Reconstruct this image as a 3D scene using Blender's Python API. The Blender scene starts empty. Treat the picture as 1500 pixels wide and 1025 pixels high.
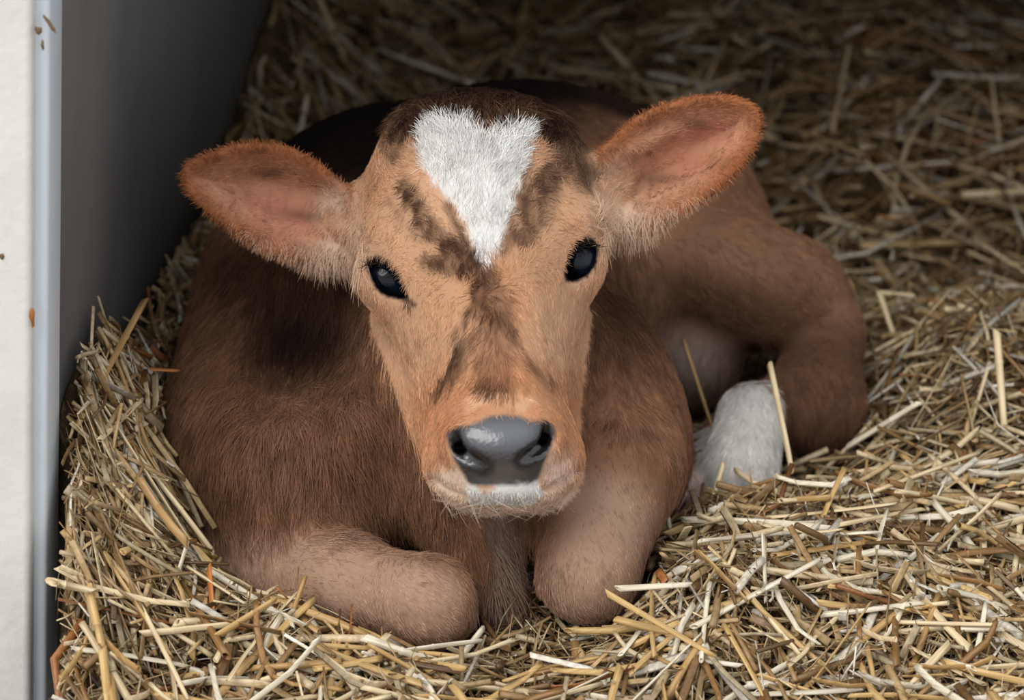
import bpy, math, random
import numpy as np
from mathutils import Matrix, Vector

rng = np.random.default_rng(7)
random.seed(7)
scene = bpy.context.scene
col = scene.collection

# ------------------------------------------------------------------ camera
F = 4700.0            # focal length in pixels of the 1500 px wide frame
D = 2.0               # distance of the calf's face
PITCH = math.radians(20)
ZR = 0.167
fw = np.array([0, math.cos(PITCH), -math.sin(PITCH)])
up = np.array([0, math.sin(PITCH), math.cos(PITCH)])
rt = np.array([1.0, 0, 0])
R0 = np.array([0, 0, ZR])
CAM = R0 - D * fw
cam = bpy.data.cameras.new('camera')
cam.sensor_width = 36.0
cam.lens = F / 1500.0 * 36.0
cam.clip_start = 0.05
cam.dof.use_dof = True
cam.dof.focus_distance = D - 0.02
cam.dof.aperture_fstop = 7.0
cam_o = bpy.data.objects.new('camera', cam)
col.objects.link(cam_o)
cam_o.location = CAM
cam_o.rotation_euler = (math.pi / 2 - PITCH, 0, 0)
scene.camera = cam_o

# ------------------------------------------------------------------ sky, exposure
world = bpy.data.worlds.new('overcast_sky')
scene.world = world
world.use_nodes = True
wn = world.node_tree.nodes
wn['Background'].inputs[0].default_value = (0.93, 0.97, 1.0, 1)
wn['Background'].inputs[1].default_value = 0.85
sun = bpy.data.lights.new('hazy_sun', 'SUN')
sun.energy = 1.6
sun.angle = math.radians(40)
sun.color = (1.0, 0.96, 0.9)
sun_o = bpy.data.objects.new('hazy_sun', sun)
col.objects.link(sun_o)
sun_o.rotation_euler = (math.radians(44), 0, math.radians(-34))
scene.view_settings.view_transform = 'Standard'
scene.view_settings.look = 'None'
scene.view_settings.exposure = 0.32
scene.view_settings.gamma = 1.0
scene.view_settings.use_curve_mapping = False
scene.cycles.use_denoising = True
scene.cycles.max_bounces = 6
scene.cycles_curves.shape = 'RIBBONS'


# ------------------------------------------------------------------ helpers
def lin(c):
    c = np.asarray(c, float) / 255.0
    return np.where(c <= 0.04045, c / 12.92, ((c + 0.055) / 1.055) ** 2.4)


def lin4(c):
    return (*[float(v) for v in lin(c)], 1.0)


def Q(px, py, w):
    """a point of the photograph at a given depth behind the face -> view-aligned metres"""
    s = (D + w) / F
    return np.array([(px - 750.0) * s, (512.5 - py) * s, w])


def to_world(P):
    P = np.asarray(P, float)
    return R0 + P[..., 0:1] * rt + P[..., 1:2] * up + P[..., 2:3] * fw


def from_world(W):
    d = np.asarray(W, float) - R0
    return np.stack([d @ rt, d @ up, d @ fw], -1)


def pix(P):
    s = F / (D + P[..., 2])
    return 750.0 + P[..., 0] * s, 512.5 - P[..., 1] * s


def _hash(i, j, k, seed):
    n = (i * 374761393 + j * 668265263 + k * 2147483647 + seed * 974711) & 0xffffffff
    n = ((n ^ (n >> 13)) * 1274126177) & 0xffffffff
    n = n ^ (n >> 16)
    return (n & 0xffff) / 65535.0


def noise(P, freq, seed=0):
    """smooth value noise in -1..1"""
    q = np.asarray(P, float) * freq + 1000.0
    i = np.floor(q).astype(np.int64)
    f = q - i
    f = f * f * (3 - 2 * f)
    out = 0
    for dx in (0, 1):
        for dy in (0, 1):
            for dz in (0, 1):
                wgt = (f[..., 0] if dx else 1 - f[..., 0]) * (f[..., 1] if dy else 1 - f[..., 1]) * (f[..., 2] if dz else 1 - f[..., 2])
                out = out + wgt * _hash(i[..., 0] + dx, i[..., 1] + dy, i[..., 2] + dz, seed)
    return out * 2 - 1


def sstep(a, b, x):
    t = np.clip((x - a) / (b - a), 0, 1)
    return t * t * (3 - 2 * t)


def link(name, data, parent=None):
    o = bpy.data.objects.new(name, data)
    col.objects.link(o)
    if parent is not None:
        o.parent = parent
    return o


def tag(o, label=None, cat=None, group=None, kind=None):
    if label:
        o['label'] = label
    if cat:
        o['category'] = cat
    if group:
        o['group'] = group
    if kind:
        o['kind'] = kind
    return o


def mesh_np(name, V, faces, mat=None, smooth=True):
    """faces: (n,k) integer array"""
    me = bpy.data.meshes.new(name)
    V = np.asarray(V, np.float32)
    faces = np.asarray(faces, np.int32)
    n, k = faces.shape
    me.vertices.add(len(V))
    me.vertices.foreach_set('co', V.ravel())
    me.loops.add(n * k)
    me.loops.foreach_set('vertex_index', faces.ravel())
    me.polygons.add(n)
    me.polygons.foreach_set('loop_start', np.arange(0, n * k, k, dtype=np.int32))
    if smooth:
        me.polygons.foreach_set('use_smooth', np.ones(n, bool))
    me.update(calc_edges=True)
    me.validate()
    if mat:
        me.materials.append(mat)
    return me


def vcolor(me, name, C):
    a = me.attributes.new(name, 'FLOAT_COLOR', 'POINT')
    c = np.ones((len(C), 4), np.float32)
    c[:, :3] = C
    a.data.foreach_set('color', c.ravel())


def vfloat(me, name, v):
    a = me.attributes.new(name, 'FLOAT', 'POINT')
    a.data.foreach_set('value', np.asarray(v, np.float32))


# ------------------------------------------------------------------ materials
def new_mat(name):
    m = bpy.data.materials.new(name)
    m.use_nodes = True
    nt = m.node_tree
    b = nt.nodes['Principled BSDF']
    return m, nt, b


def N(nt, t, **kw):
    n = nt.nodes.new(t)
    for k, v in kw.items():
        setattr(n, k, v)
    return n


def ramp(nt, stops):
    r = N(nt, 'ShaderNodeValToRGB')
    e = r.color_ramp.elements
    while len(e) < len(stops):
        e.new(0.5)
    for el, (p, c) in zip(e, stops):
        el.position = p
        el.color = c
    return r


def noise_tex(nt, scale, detail=4, coord=None, rough=0.55):
    n = N(nt, 'ShaderNodeTexNoise')
    n.inputs['Scale'].default_value = scale
    n.inputs['Detail'].default_value = detail
    n.inputs['Roughness'].default_value = rough
    if coord is not None:
        nt.links.new(coord, n.inputs['Vector'])
    return n


def bump(nt, b, height, strength, dist):
    bp = N(nt, 'ShaderNodeBump')
    bp.inputs['Strength'].default_value = strength
    bp.inputs['Distance'].default_value = dist
    nt.links.new(height, bp.inputs['Height'])
    nt.links.new(bp.outputs[0], b.inputs['Normal'])


def mat_panel(name, base, dirt, scale, rough, bstr, amount=(0.45, 0.75)):
    m, nt, b = new_mat(name)
    tc = N(nt, 'ShaderNodeTexCoord')
    n1 = noise_tex(nt, scale, 6, tc.outputs['Object'], 0.65)
    r = ramp(nt, [(amount[0], base), (amount[1], dirt)])
    nt.links.new(n1.outputs[0], r.inputs[0])
    nt.links.new(r.outputs[0], b.inputs['Base Color'])
    b.inputs['Roughness'].default_value = rough
    n2 = noise_tex(nt, scale * 9, 4, tc.outputs['Object'])
    bump(nt, b, n2.outputs[0], bstr, 0.002)
    return m


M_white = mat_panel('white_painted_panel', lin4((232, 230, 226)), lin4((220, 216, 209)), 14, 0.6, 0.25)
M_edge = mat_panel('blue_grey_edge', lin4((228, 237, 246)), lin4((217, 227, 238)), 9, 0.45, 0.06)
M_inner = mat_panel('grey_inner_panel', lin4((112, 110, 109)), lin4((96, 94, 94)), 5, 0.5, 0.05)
M_rust = mat_panel('rust', lin4((170, 104, 52)), lin4((120, 78, 44)), 300, 0.9, 0.3)
M_dirt = mat_panel('dried_mud', lin4((120, 100, 76)), lin4((88, 72, 54)), 300, 0.9, 0.3)


def mat_straw(name, source):
    """stalk colour comes from the stalk (attribute or object colour), with lengthwise streaks"""
    m, nt, b = new_mat(name)
    if source == 'attr':
        a = N(nt, 'ShaderNodeAttribute', attribute_name='stalk_color')
        colr = a.outputs['Color']
    else:
        a = N(nt, 'ShaderNodeObjectInfo')
        colr = a.outputs['Color']
    tc = N(nt, 'ShaderNodeTexCoord')
    mp = N(nt, 'ShaderNodeMapping')
    mp.inputs['Scale'].default_value = (25, 900, 900) if source != 'attr' else (300, 300, 300)
    nt.links.new(tc.outputs['Object'], mp.inputs[0])
    n1 = noise_tex(nt, 1.0, 3, mp.outputs[0])
    mx = N(nt, 'ShaderNodeMix', data_type='RGBA', blend_type='MULTIPLY')
    r = ramp(nt, [(0.3, (0.62, 0.56, 0.5, 1)), (0.62, (1.06, 1.05, 1.03, 1))])
    nt.links.new(n1.outputs[0], r.inputs[0])
    mx.inputs[0].default_value = 0.8
    nt.links.new(colr, mx.inputs[6])
    nt.links.new(r.outputs[0], mx.inputs[7])
    nt.links.new(mx.outputs[2], b.inputs['Base Color'])
    b.inputs['Roughness'].default_value = 0.42
    b.inputs['Specular IOR Level'].default_value = 0.45
    return m


M_stalk = mat_straw('straw_stalk', 'obj')
M_bed = mat_straw('straw_mass', 'attr')

m, nt, b = new_mat('straw_chaff')
tc = N(nt, 'ShaderNodeTexCoord')
n1 = noise_tex(nt, 160, 6, tc.outputs['Object'], 0.7)
r = ramp(nt, [(0.35, lin4((48, 36, 22))), (0.55, lin4((110, 86, 54))), (0.75, lin4((150, 122, 80)))])
nt.links.new(n1.outputs[0], r.inputs[0])
nt.links.new(r.outputs[0], b.inputs['Base Color'])
b.inputs['Roughness'].default_value = 0.95
bump(nt, b, n1.outputs[0], 0.8, 0.01)
M_chaff = m

m, nt, b = new_mat('outside_concrete')
tc = N(nt, 'ShaderNodeTexCoord')
n1 = noise_tex(nt, 6, 6, tc.outputs['Object'], 0.7)
r = ramp(nt, [(0.3, lin4((150, 145, 136))), (0.7, lin4((182, 177, 168)))])
nt.links.new(n1.outputs[0], r.inputs[0])
nt.links.new(r.outputs[0], b.inputs['Base Color'])
b.inputs['Roughness'].default_value = 0.9
M_yard = m

# calf skin under the coat; bare wet nose
m, nt, b = new_mat('calf_skin')
a = N(nt, 'ShaderNodeAttribute', attribute_name='fur_color')
nt.links.new(a.outputs['Color'], b.inputs['Base Color'])
g = N(nt, 'ShaderNodeAttribute', attribute_name='wet')
mr = N(nt, 'ShaderNodeMapRange')
mr.inputs['To Min'].default_value = 0.85
mr.inputs['To Max'].default_value = 0.24
nt.links.new(g.outputs['Fac'], mr.inputs['Value'])
nt.links.new(mr.outputs[0], b.inputs['Roughness'])
mr2 = N(nt, 'ShaderNodeMapRange')
mr2.inputs['To Min'].default_value = 0.1
mr2.inputs['To Max'].default_value = 0.8
nt.links.new(g.outputs['Fac'], mr2.inputs['Value'])
nt.links.new(mr2.outputs[0], b.inputs['Specular IOR Level'])
tc = N(nt, 'ShaderNodeTexCoord')
vo = N(nt, 'ShaderNodeTexVoronoi')
vo.inputs['Scale'].default_value = 420
nt.links.new(tc.outputs['Object'], vo.inputs['Vector'])
bump(nt, b, vo.outputs['Distance'], 0.16, 0.001)
M_skin = m

m, nt, b = new_mat('calf_hair')
a = N(nt, 'ShaderNodeAttribute', attribute_name='fur_color')
nt.links.new(a.outputs['Color'], b.inputs['Base Color'])
b.inputs['Roughness'].default_value = 0.6
b.inputs['Specular IOR Level'].default_value = 0.07
M_hair = m

m, nt, b = new_mat('calf_eye')
tc = N(nt, 'ShaderNodeTexCoord')
gr = N(nt, 'ShaderNodeTexNoise')
gr.inputs['Scale'].default_value = 60
nt.links.new(tc.outputs['Object'], gr.inputs['Vector'])
r = ramp(nt, [(0.35, lin4((7, 9, 14))), (0.7, lin4((24, 32, 46)))])
nt.links.new(gr.outputs[0], r.inputs[0])
nt.links.new(r.outputs[0], b.inputs['Base Color'])
b.inputs['Roughness'].default_value = 0.08
b.inputs['Specular IOR Level'].default_value = 0.3
b.inputs['Coat Weight'].default_value = 0.0
b.inputs['Coat Roughness'].default_value = 0.03
M_eye = m


# ------------------------------------------------------------------ the shelter
WX0, WSL, LEAN = -0.276, 0.06, 0.055      # inner face of the left wall: X at Y=0,z=.15 ; inward run per metre ; lean per metre of height


def wall_x(Y, Z):
    return WX0 + WSL * Y + LEAN * (Z - 0.15)


def prism(name, prof, mat, parent=None, bevel=0.0):
    """prof: list of 8 corners (4 bottom, 4 top) in order"""
    V = np.array(prof, float)
    Fc = [(3, 2, 1, 0), (4, 5, 6, 7), (0, 1, 5, 4), (1, 2, 6, 5), (2, 3, 7, 6), (3, 0, 4, 7)]
    me = mesh_np(name, V, Fc, mat, smooth=False)
    o = link(name, me, parent)
    if bevel:
        md = o.modifiers.new('edge', 'BEVEL')
        md.width = bevel
        md.segments = 3
    return o


YF, YB, ZT = -0.05, 2.1, 1.25
TH = 0.03


def wall_prism(name, y0, y1, x_in, th, mat, bevel=0.0, parent=None):
    """slab whose inner face follows the leaning left wall, moved by x_in"""
    pr = []
    for z in (-0.15, ZT):
        pr += [(wall_x(y0, z) + x_in - th, y0, z), (wall_x(y0, z) + x_in, y0, z), (wall_x(y1, z) + x_in, y1, z), (wall_x(y1, z) + x_in - th, y1, z)]
    return prism(name, pr, mat, parent, bevel)


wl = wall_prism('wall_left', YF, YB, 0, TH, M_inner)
tag(wl, 'dark grey smooth inner side wall of the shelter, receding behind the ear', 'wall', kind='structure')
# light blue-grey edge of the wall towards the opening
tr = wall_prism('trim_1', YF - 0.042, YF - 0.001, 0.0035, 0.018, M_edge, 0.004)
tag(tr, 'narrow pale blue-grey edge strip between white panel and dark wall', 'trim', kind='structure')
# white front panel beside the opening, slightly domed
pr = []
y0, y1 = YF - 0.055, YF - 0.02
for z in (-0.15, ZT):
    xe = wall_x(YF, z) - 0.0065
    pr += [(xe - 0.6, y0 + 0.01, z), (xe, y0, z), (xe, y1, z), (xe - 0.6, y1 + 0.01, z)]
wf = prism('wall_front', pr, M_white, None, 0.005)
tag(wf, 'off-white rough painted front panel of the shelter at the frame edge', 'wall', kind='structure')


def flake(name, px, py, rx, ry, mat, w=-0.1, seed=0, rot=0):
    """small irregular speck sitting on the panel"""
    rr = random.Random(seed)
    n = 14
    c = Q(px, py, w)
    wc = to_world(c)
    # slide along the view ray to the panel front
    d = wc - CAM
    t = (y0 - 0.0006 - CAM[1]) / d[1]
    wc = CAM + d * t
    V = [(0, -0.0014, 0)]
    for k in range(n):
        th = 2 * math.pi * k / n
        q = 0.75 + 0.5 * rr.random()
        x, z = rx * math.cos(th) * q, ry * math.sin(th) * q
        V.append((x * math.cos(rot) - z * math.sin(rot), 0.0006, x * math.sin(rot) + z * math.cos(rot)))
    Fc = [(0, 1 + (k + 1) % n, 1 + k) for k in range(n)]
    me = mesh_np(name, np.array(V) + wc, np.array(Fc), mat)
    return link(name, me, wf)


flake('rust_spot', 47, 465, 0.0016, 0.0062, M_rust, seed=1)
flake('mud_speck', 56, 45, 0.0020, 0.0026, M_dirt, seed=2, rot=0.4)
flake('mud_speck', 62, 66, 0.0010, 0.0030, M_dirt, seed=3)
flake('mud_speck', 3, 376, 0.0015, 0.0022, M_dirt, seed=4)
o = flake('mud_speck', 73, 36, 0.0012, 0.0058, M_dirt, seed=5, rot=0.6)

# rest of the shelter, out of the frame: it shades the bedding
XR = 1.12
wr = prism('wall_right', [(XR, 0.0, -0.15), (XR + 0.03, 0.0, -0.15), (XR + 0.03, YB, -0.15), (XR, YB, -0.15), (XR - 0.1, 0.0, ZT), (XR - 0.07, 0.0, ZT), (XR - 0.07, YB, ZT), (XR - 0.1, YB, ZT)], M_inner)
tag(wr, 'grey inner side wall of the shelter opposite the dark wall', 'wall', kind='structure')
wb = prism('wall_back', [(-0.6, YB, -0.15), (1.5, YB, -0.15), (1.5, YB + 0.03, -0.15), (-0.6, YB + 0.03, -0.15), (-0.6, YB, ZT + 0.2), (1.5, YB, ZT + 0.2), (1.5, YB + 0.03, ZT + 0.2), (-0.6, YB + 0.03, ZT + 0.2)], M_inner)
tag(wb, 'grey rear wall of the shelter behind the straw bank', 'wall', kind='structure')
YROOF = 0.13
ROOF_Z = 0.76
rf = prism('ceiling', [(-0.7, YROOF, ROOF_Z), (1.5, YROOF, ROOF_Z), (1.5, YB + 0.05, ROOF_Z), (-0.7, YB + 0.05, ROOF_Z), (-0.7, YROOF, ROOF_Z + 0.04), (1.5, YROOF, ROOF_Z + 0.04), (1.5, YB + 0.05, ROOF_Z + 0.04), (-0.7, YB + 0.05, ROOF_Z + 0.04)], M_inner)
tag(rf, 'grey flat roof of the shelter above the straw', 'ceiling', kind='structure')

# ground outside, under and behind the photographer
yd = prism('ground', [(-12, -14, -0.3), (12, -14, -0.3), (12, 3, -0.3), (-12, 3, -0.3), (-12, -14, -0.17), (12, -14, -0.17), (12, 3, -0.17), (-12, 3, -0.17)], M_yard)
tag(yd, 'pale concrete yard in front of the shelter', 'ground', kind='structure')


def height(X, Y):
    """surface of the straw bedding"""
    P = np.stack([np.asarray(X, float), np.asarray(Y, float), np.zeros_like(np.asarray(X, float))], -1)
    z = 0.014 * noise(P, 6, 3) + 0.008 * noise(P, 15, 4) + 0.004 * noise(P, 34, 5)
    wx = X - wall_x(Y, 0.05)
    z = z + 0.115 * np.exp(-(np.maximum(wx, 0) / 0.075) ** 2) * sstep(-0.26, 0.0, Y)
    z = z + 0.075 * np.exp(-(wx / 0.05) ** 2) * np.exp(-((Y - 0.0) / 0.11) ** 2)
    z = z + 0.026 * np.exp(-((X + 0.165) / 0.06) ** 2 - ((Y + 0.10) / 0.05) ** 2)
    z = z + 0.016 * np.exp(-((X + 0.08) / 0.06) ** 2 - ((Y + 0.14) / 0.035) ** 2)
    z = z + 0.034 * np.exp(-((X - 0.12) / 0.045) ** 2 - ((Y + 0.085) / 0.045) ** 2)
    z = z + 0.018 * np.exp(-((X - 0.20) / 0.06) ** 2 - ((Y - 0.07) / 0.045) ** 2)
    z = z + 0.055 * np.exp(-((X - 0.34) / 0.075) ** 2 - ((Y - 0.36) / 0.12) ** 2)
    z = z + 0.10 * sstep(0.5, 1.2, Y)
    z = z + 0.035 * np.exp(-((X - 0.2) / 0.15) ** 2 - ((Y + 0.02) / 0.13) ** 2)
    z = z + 0.05 * np.exp(-((X - 0.36) / 0.14) ** 2 - ((Y - 0.2) / 0.2) ** 2)
    return z - 0.006


# ------------------------------------------------------------------ the calf: signed distance modelling
def smin(a, b, k):
    h = np.maximum(k - np.abs(a - b), 0) / k
    return np.minimum(a, b) - h * h * k * 0.25


def smax(a, b, k):
    return -smin(-a, -b, k)


def rotm(rx=0, ry=0, rz=0):
    return np.array(Matrix.Rotation(math.radians(rz), 3, 'Z') @ Matrix.Rotation(math.radians(ry), 3, 'Y') @ Matrix.Rotation(math.radians(rx), 3, 'X'))


def ell(px, py, w, rx, ry, rw, rz=0, rx_=0, ry_=0):
    """ellipsoid: centre in photo px and depth, image radii in px, depth radius in m; rz = tilt in the image"""
    c = Q(px, py, w)
    s = (D + w) / F
    r = np.array([rx * s, ry * s, rw])
    Rm = rotm(rx_, ry_, rz)

    def f(P):
        q = ((P - c) @ Rm) / r
        k0 = np.sqrt((q * q).sum(-1)) + 1e-9
        k1 = np.sqrt(((q / r) ** 2).sum(-1)) + 1e-9
        return k0 * (k0 - 1) / k1
    return f


def cone(p1, r1, p2, r2):
    """round cone; radii in photo px at their depth"""
    a, b = Q(*p1), Q(*p2)
    ra, rb = r1 * (D + p1[2]) / F, r2 * (D + p2[2]) / F
    ba = b - a
    L2 = ba @ ba

    def f(P):
        t = np.clip(((P - a) @ ba) / L2, 0, 1)
        d = P - a - t[..., None] * ba
        return np.sqrt((d * d).sum(-1)) - (ra + (rb - ra) * t)
    return f


def poly_sd(x, y, pts):
    pts = np.asarray(pts, float)
    n = len(pts)
    d = np.full(np.shape(x), 1e18)
    inside = np.zeros(np.shape(x), bool)
    for i in range(n):
        ax, ay = pts[i]
        bx, by = pts[(i + 1) % n]
        ex, ey = bx - ax, by - ay
        wx, wy = x - ax, y - ay
        t = np.clip((wx * ex + wy * ey) / (ex * ex + ey * ey + 1e-12), 0, 1)
        d = np.minimum(d, (wx - t * ex) ** 2 + (wy - t * ey) ** 2)
        c1 = (ay <= y) & (by > y)
        c2 = (by <= y) & (ay > y)
        cr = ex * wy - ey * wx
        inside ^= (c1 & (cr > 0)) | (c2 & (cr < 0))
    d = np.sqrt(d)
    return np.where(inside, -d, d)


def line_sd(x, y, pts):
    d = np.full(np.shape(x), 1e18)
    for (ax, ay), (bx, by) in zip(pts[:-1], pts[1:]):
        ex, ey = bx - ax, by - ay
        t = np.clip(((x - ax) * ex + (y - ay) * ey) / (ex * ex + ey * ey + 1e-12), 0, 1)
        d = np.minimum(d, (x - ax - t * ex) ** 2 + (y - ay - t * ey) ** 2)
    return np.sqrt(d)


def smooth_poly(pts, it=2):
    p = np.asarray(pts, float)
    for _ in range(it):
        n = np.roll(p, -1, 0)
        q = np.empty((len(p) * 2, 2))
        q[0::2] = p * 0.75 + n * 0.25
        q[1::2] = p * 0.25 + n * 0.75
        p = q
    return p


EAR_L = smooth_poly([(262, 258), (270, 238), (300, 224), (340, 210), (384, 205), (424, 213), (460, 231), (490, 254), (515, 284), (530, 320), (532, 362), (518, 384), (480, 388), (440, 384), (402, 376), (370, 362), (338, 341), (308, 318), (284, 296), (268, 276)], 1)
EAR_R = smooth_poly([(866, 258), (876, 222), (904, 192), (940, 163), (985, 146), (1030, 137), (1068, 138), (1098, 146), (1116, 163), (1117, 190), (1108, 216), (1092, 241), (1071, 263), (1045, 286), (1015, 306), (980, 324), (946, 338), (915, 342), (888, 334), (870, 300)], 1)


def ear(poly, base, tip, w_base, w_tip, cup, th):
    base, tip = np.array(base, float), np.array(tip, float)
    ax = tip - base
    L = np.sqrt(ax @ ax)
    ax = ax / L
    s = (D + w_base) / F

    def f(P):
        x, y = pix(P)
        d2 = poly_sd(x, y, poly)
        t = ((x - base[0]) * ax[0] + (y - base[1]) * ax[1]) / L
        v = (-(x - base[0]) * ax[1] + (y - base[1]) * ax[0]) / L
        bowl = sstep(0, 75, -d2) * cup
        # folds of the inner ear
        fold = 0.0075 * np.exp(-((v - 0.10) / 0.07) ** 2) * sstep(0.9, 0.35, t) - 0.0065 * np.exp(-((v + 0.10) / 0.06) ** 2) * sstep(0.95, 0.4, t)
        fold = fold * sstep(0, 45, -d2)
        mid = w_base + (w_tip - w_base) * t + bowl + fold
        slab = np.abs(P[..., 2] - mid) - th
        return smax(d2 * s, slab * 0.85, 0.006)
    return f


earL = ear(EAR_L, (520, 320), (266, 256), 0.055, 0.045, 0.032, 0.0042)
earR = ear(EAR_R, (880, 270), (1115, 165), 0.055, 0.050, 0.032, 0.0042)

EYE_L = smooth_poly([(541, 384), (552, 379), (568, 386), (580, 400), (588, 418), (597, 438), (580, 434), (562, 430), (550, 416), (543, 398)], 2)
EYE_R = smooth_poly([(829, 410), (832, 388), (839, 366), (850, 354), (863, 351), (872, 359), (873, 376), (868, 391), (857, 403), (843, 410)], 2)

HEAD = [  # (function, blend)
    (ell(701, 291, 0.040, 156, 138, 0.078, -4), 0.01),          # cranium
    (ell(704, 395, 0.034, 158, 140, 0.070, -4), 0.03),          # brow and cheeks
    (cone((704, 400, 0.030), 136, (732, 620, -0.028), 97), 0.03),
    (cone((708, 390, -0.014), 62, (732, 585, -0.066), 66), 0.03),  # bridge of the nose
    (ell(738, 660, -0.048, 104, 78, 0.050, -3), 0.022),         # muzzle
    (ell(668, 686, -0.050, 40, 38, 0.032, 0), 0.016),           # lips
    (ell(810, 676, -0.050, 38, 40, 0.032, 0), 0.016),
    (ell(738, 712, -0.056, 76, 30, 0.044, -3), 0.014),          # chin
    (cone((612, 498, 0.075), 54, (692, 680, -0.005), 52), 0.025),   # jaw
    (cone((800, 480, 0.075), 46, (785, 680, -0.005), 48), 0.025),
    (ell(735, 652, -0.086, 70, 42, 0.022, -3), 0.016),          # nose pad
    (ell(690, 640, -0.078, 34, 34, 0.022, -3), 0.014),
    (ell(785, 634, -0.078, 34, 34, 0.022, -3), 0.014),
    (ell(572, 404, 0.012, 48, 50, 0.022, 0), 0.016),            # lids
    (ell(845, 380, 0.012, 42, 50, 0.022, 0), 0.016),
    (ell(600, 352, 0.006, 60, 26, 0.022, -28), 0.022),          # brow ridges
    (ell(820, 332, 0.006, 56, 26, 0.022, 24), 0.022),
    (cone((520, 322, 0.078), 46, (600, 300, 0.070), 62), 0.03),  # ear roots
    (cone((882, 272, 0.078), 46, (800, 280, 0.070), 62), 0.03),
    (ell(700, 208, 0.050, 122, 46, 0.050, -3), 0.03),           # poll
]
NOSTRILS = [
    (cone((661, 636, -0.100), 8, (669, 654, -0.098), 12), cone((669, 654, -0.098), 12, (684, 668, -0.100), 9), cone((684, 668, -0.100), 9, (706, 681, -0.106), 6), cone((671, 656, -0.098), 10, (684, 655, -0.078), 7)),
    (cone((809, 621, -0.100), 8, (801, 641, -0.098), 12), cone((801, 641, -0.098), 12, (787, 657, -0.100), 9), cone((787, 657, -0.100), 9, (768, 671, -0.106), 6), cone((798, 643, -0.098), 10, (786, 643, -0.078), 7)),
]
BODY = [
    (cone((690, 330, 0.130), 150, (510, 540, 0.205), 190), 0.05),      # neck
    (ell(468, 490, 0.200, 150, 180, 0.125), 0.05),                    # shoulder
    (ell(456, 668, 0.146, 218, 180, 0.134, -6), 0.07),                # chest
    (cone((600, 435, 0.270), 285, (905, 390, 0.440), 215), 0.06),      # barrel
    (ell(770, 275, 0.400, 205, 140, 0.130, -3), 0.06),                 # back
    (cone((640, 620, 0.100), 130, (700, 730, 0.050), 74), 0.05),       # throat, dewlap
    (cone((700, 740, 0.040), 72, (708, 860, 0.010), 44), 0.03),        # brisket
    (ell(895, 590, 0.150, 104, 190, 0.100, 20), 0.05),                # far shoulder
    (cone((905, 690, 0.050), 96, (860, 836, -0.015), 68), 0.035),      # foreleg pointing at the viewer
    (cone((866, 850, -0.005), 52, (930, 900, 0.120), 42), 0.02),       # its cannon, folded under
    (cone((350, 842, 0.085), 64, (500, 858, 0.010), 55), 0.05),        # other foreleg laid across
    (cone((500, 858, 0.010), 55, (628, 874, -0.035), 62), 0.02),
    (cone((640, 900, -0.025), 44, (470, 960, 0.080), 40), 0.02),
    (ell(985, 325, 0.470, 112, 112, 0.120, -30), 0.05),              # hip
    (ell(1075, 404, 0.350, 158, 88, 0.110, -16), 0.035),              # haunch
    (cone((1165, 432, 0.320), 62, (1203, 475, 0.315), 54), 0.03),      # stifle
    (cone((1205, 500, 0.320), 60, (1196, 590, 0.270), 62), 0.012),     # gaskin
    (cone((1190, 596, 0.262), 60, (1110, 606, 0.232), 44), 0.03),      # hock
    (cone((1100, 612, 0.215), 48, (1082, 700, 0.185), 58), 0.015),     # white sock
    (ell(1008, 716, 0.200, 26, 34, 0.030, 12), 0.01),                 # other hind foot
    (cone((1015, 690, 0.215), 22, (1060, 640, 0.290), 34), 0.02),
    (ell(1005, 520, 0.360, 84, 84, 0.060), 0.02),                     # belly
]


HOLLOW = ell(428, 478, 0.048, 52, 80, 0.028, -8)      # hollow between neck and shoulder


def run(prims, P):
    d = None
    for f, k in prims:
        v = f(P)
        d = v if d is None else smin(d, v, k)
    return d


EYES = [(572, 407, 0.0145), (846, 381, 0.0145)]
EYE_RAD = 0.0185
MOUTH = ([(632, 698), (656, 716), (678, 724)], [(798, 716), (820, 706), (842, 686)])


def sdf_head(P):
    d = run(HEAD, P)
    for fs in NOSTRILS:
        d = smax(d, -np.minimum(np.minimum(fs[0](P), fs[1](P)), np.minimum(fs[2](P), fs[3](P))), 0.003)
    x, y = pix(P)
    for poly, (ex, ey, ew) in zip((EYE_L, EYE_R), EYES):
        sl = np.maximum(poly_sd(x, y, poly) * 0.000425, P[..., 2] - ew)
        d = smax(d, -sl, 0.003)
        # keep solid flesh behind the eyeball
    # mouth line
    md = np.minimum(line_sd(x, y, MOUTH[0]), line_sd(x, y, MOUTH[1])) * 0.00042
    cut = np.sqrt(md ** 2 + np.clip(np.abs(d) - 0.0012, 0, None) ** 2) - 0.0014
    d = smax(d, -cut, 0.003)
    return d


def sdf_parts(P):
    return sdf_head(P), earL(P), earR(P), smax(run(BODY, P), -HOLLOW(P), 0.06)


def sdf(P):
    h, l, r, b = sdf_parts(P)
    d = smin(h, b, 0.022)
    d = smin(d, l, 0.014)
    d = smin(d, r, 0.014)
    return d


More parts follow.
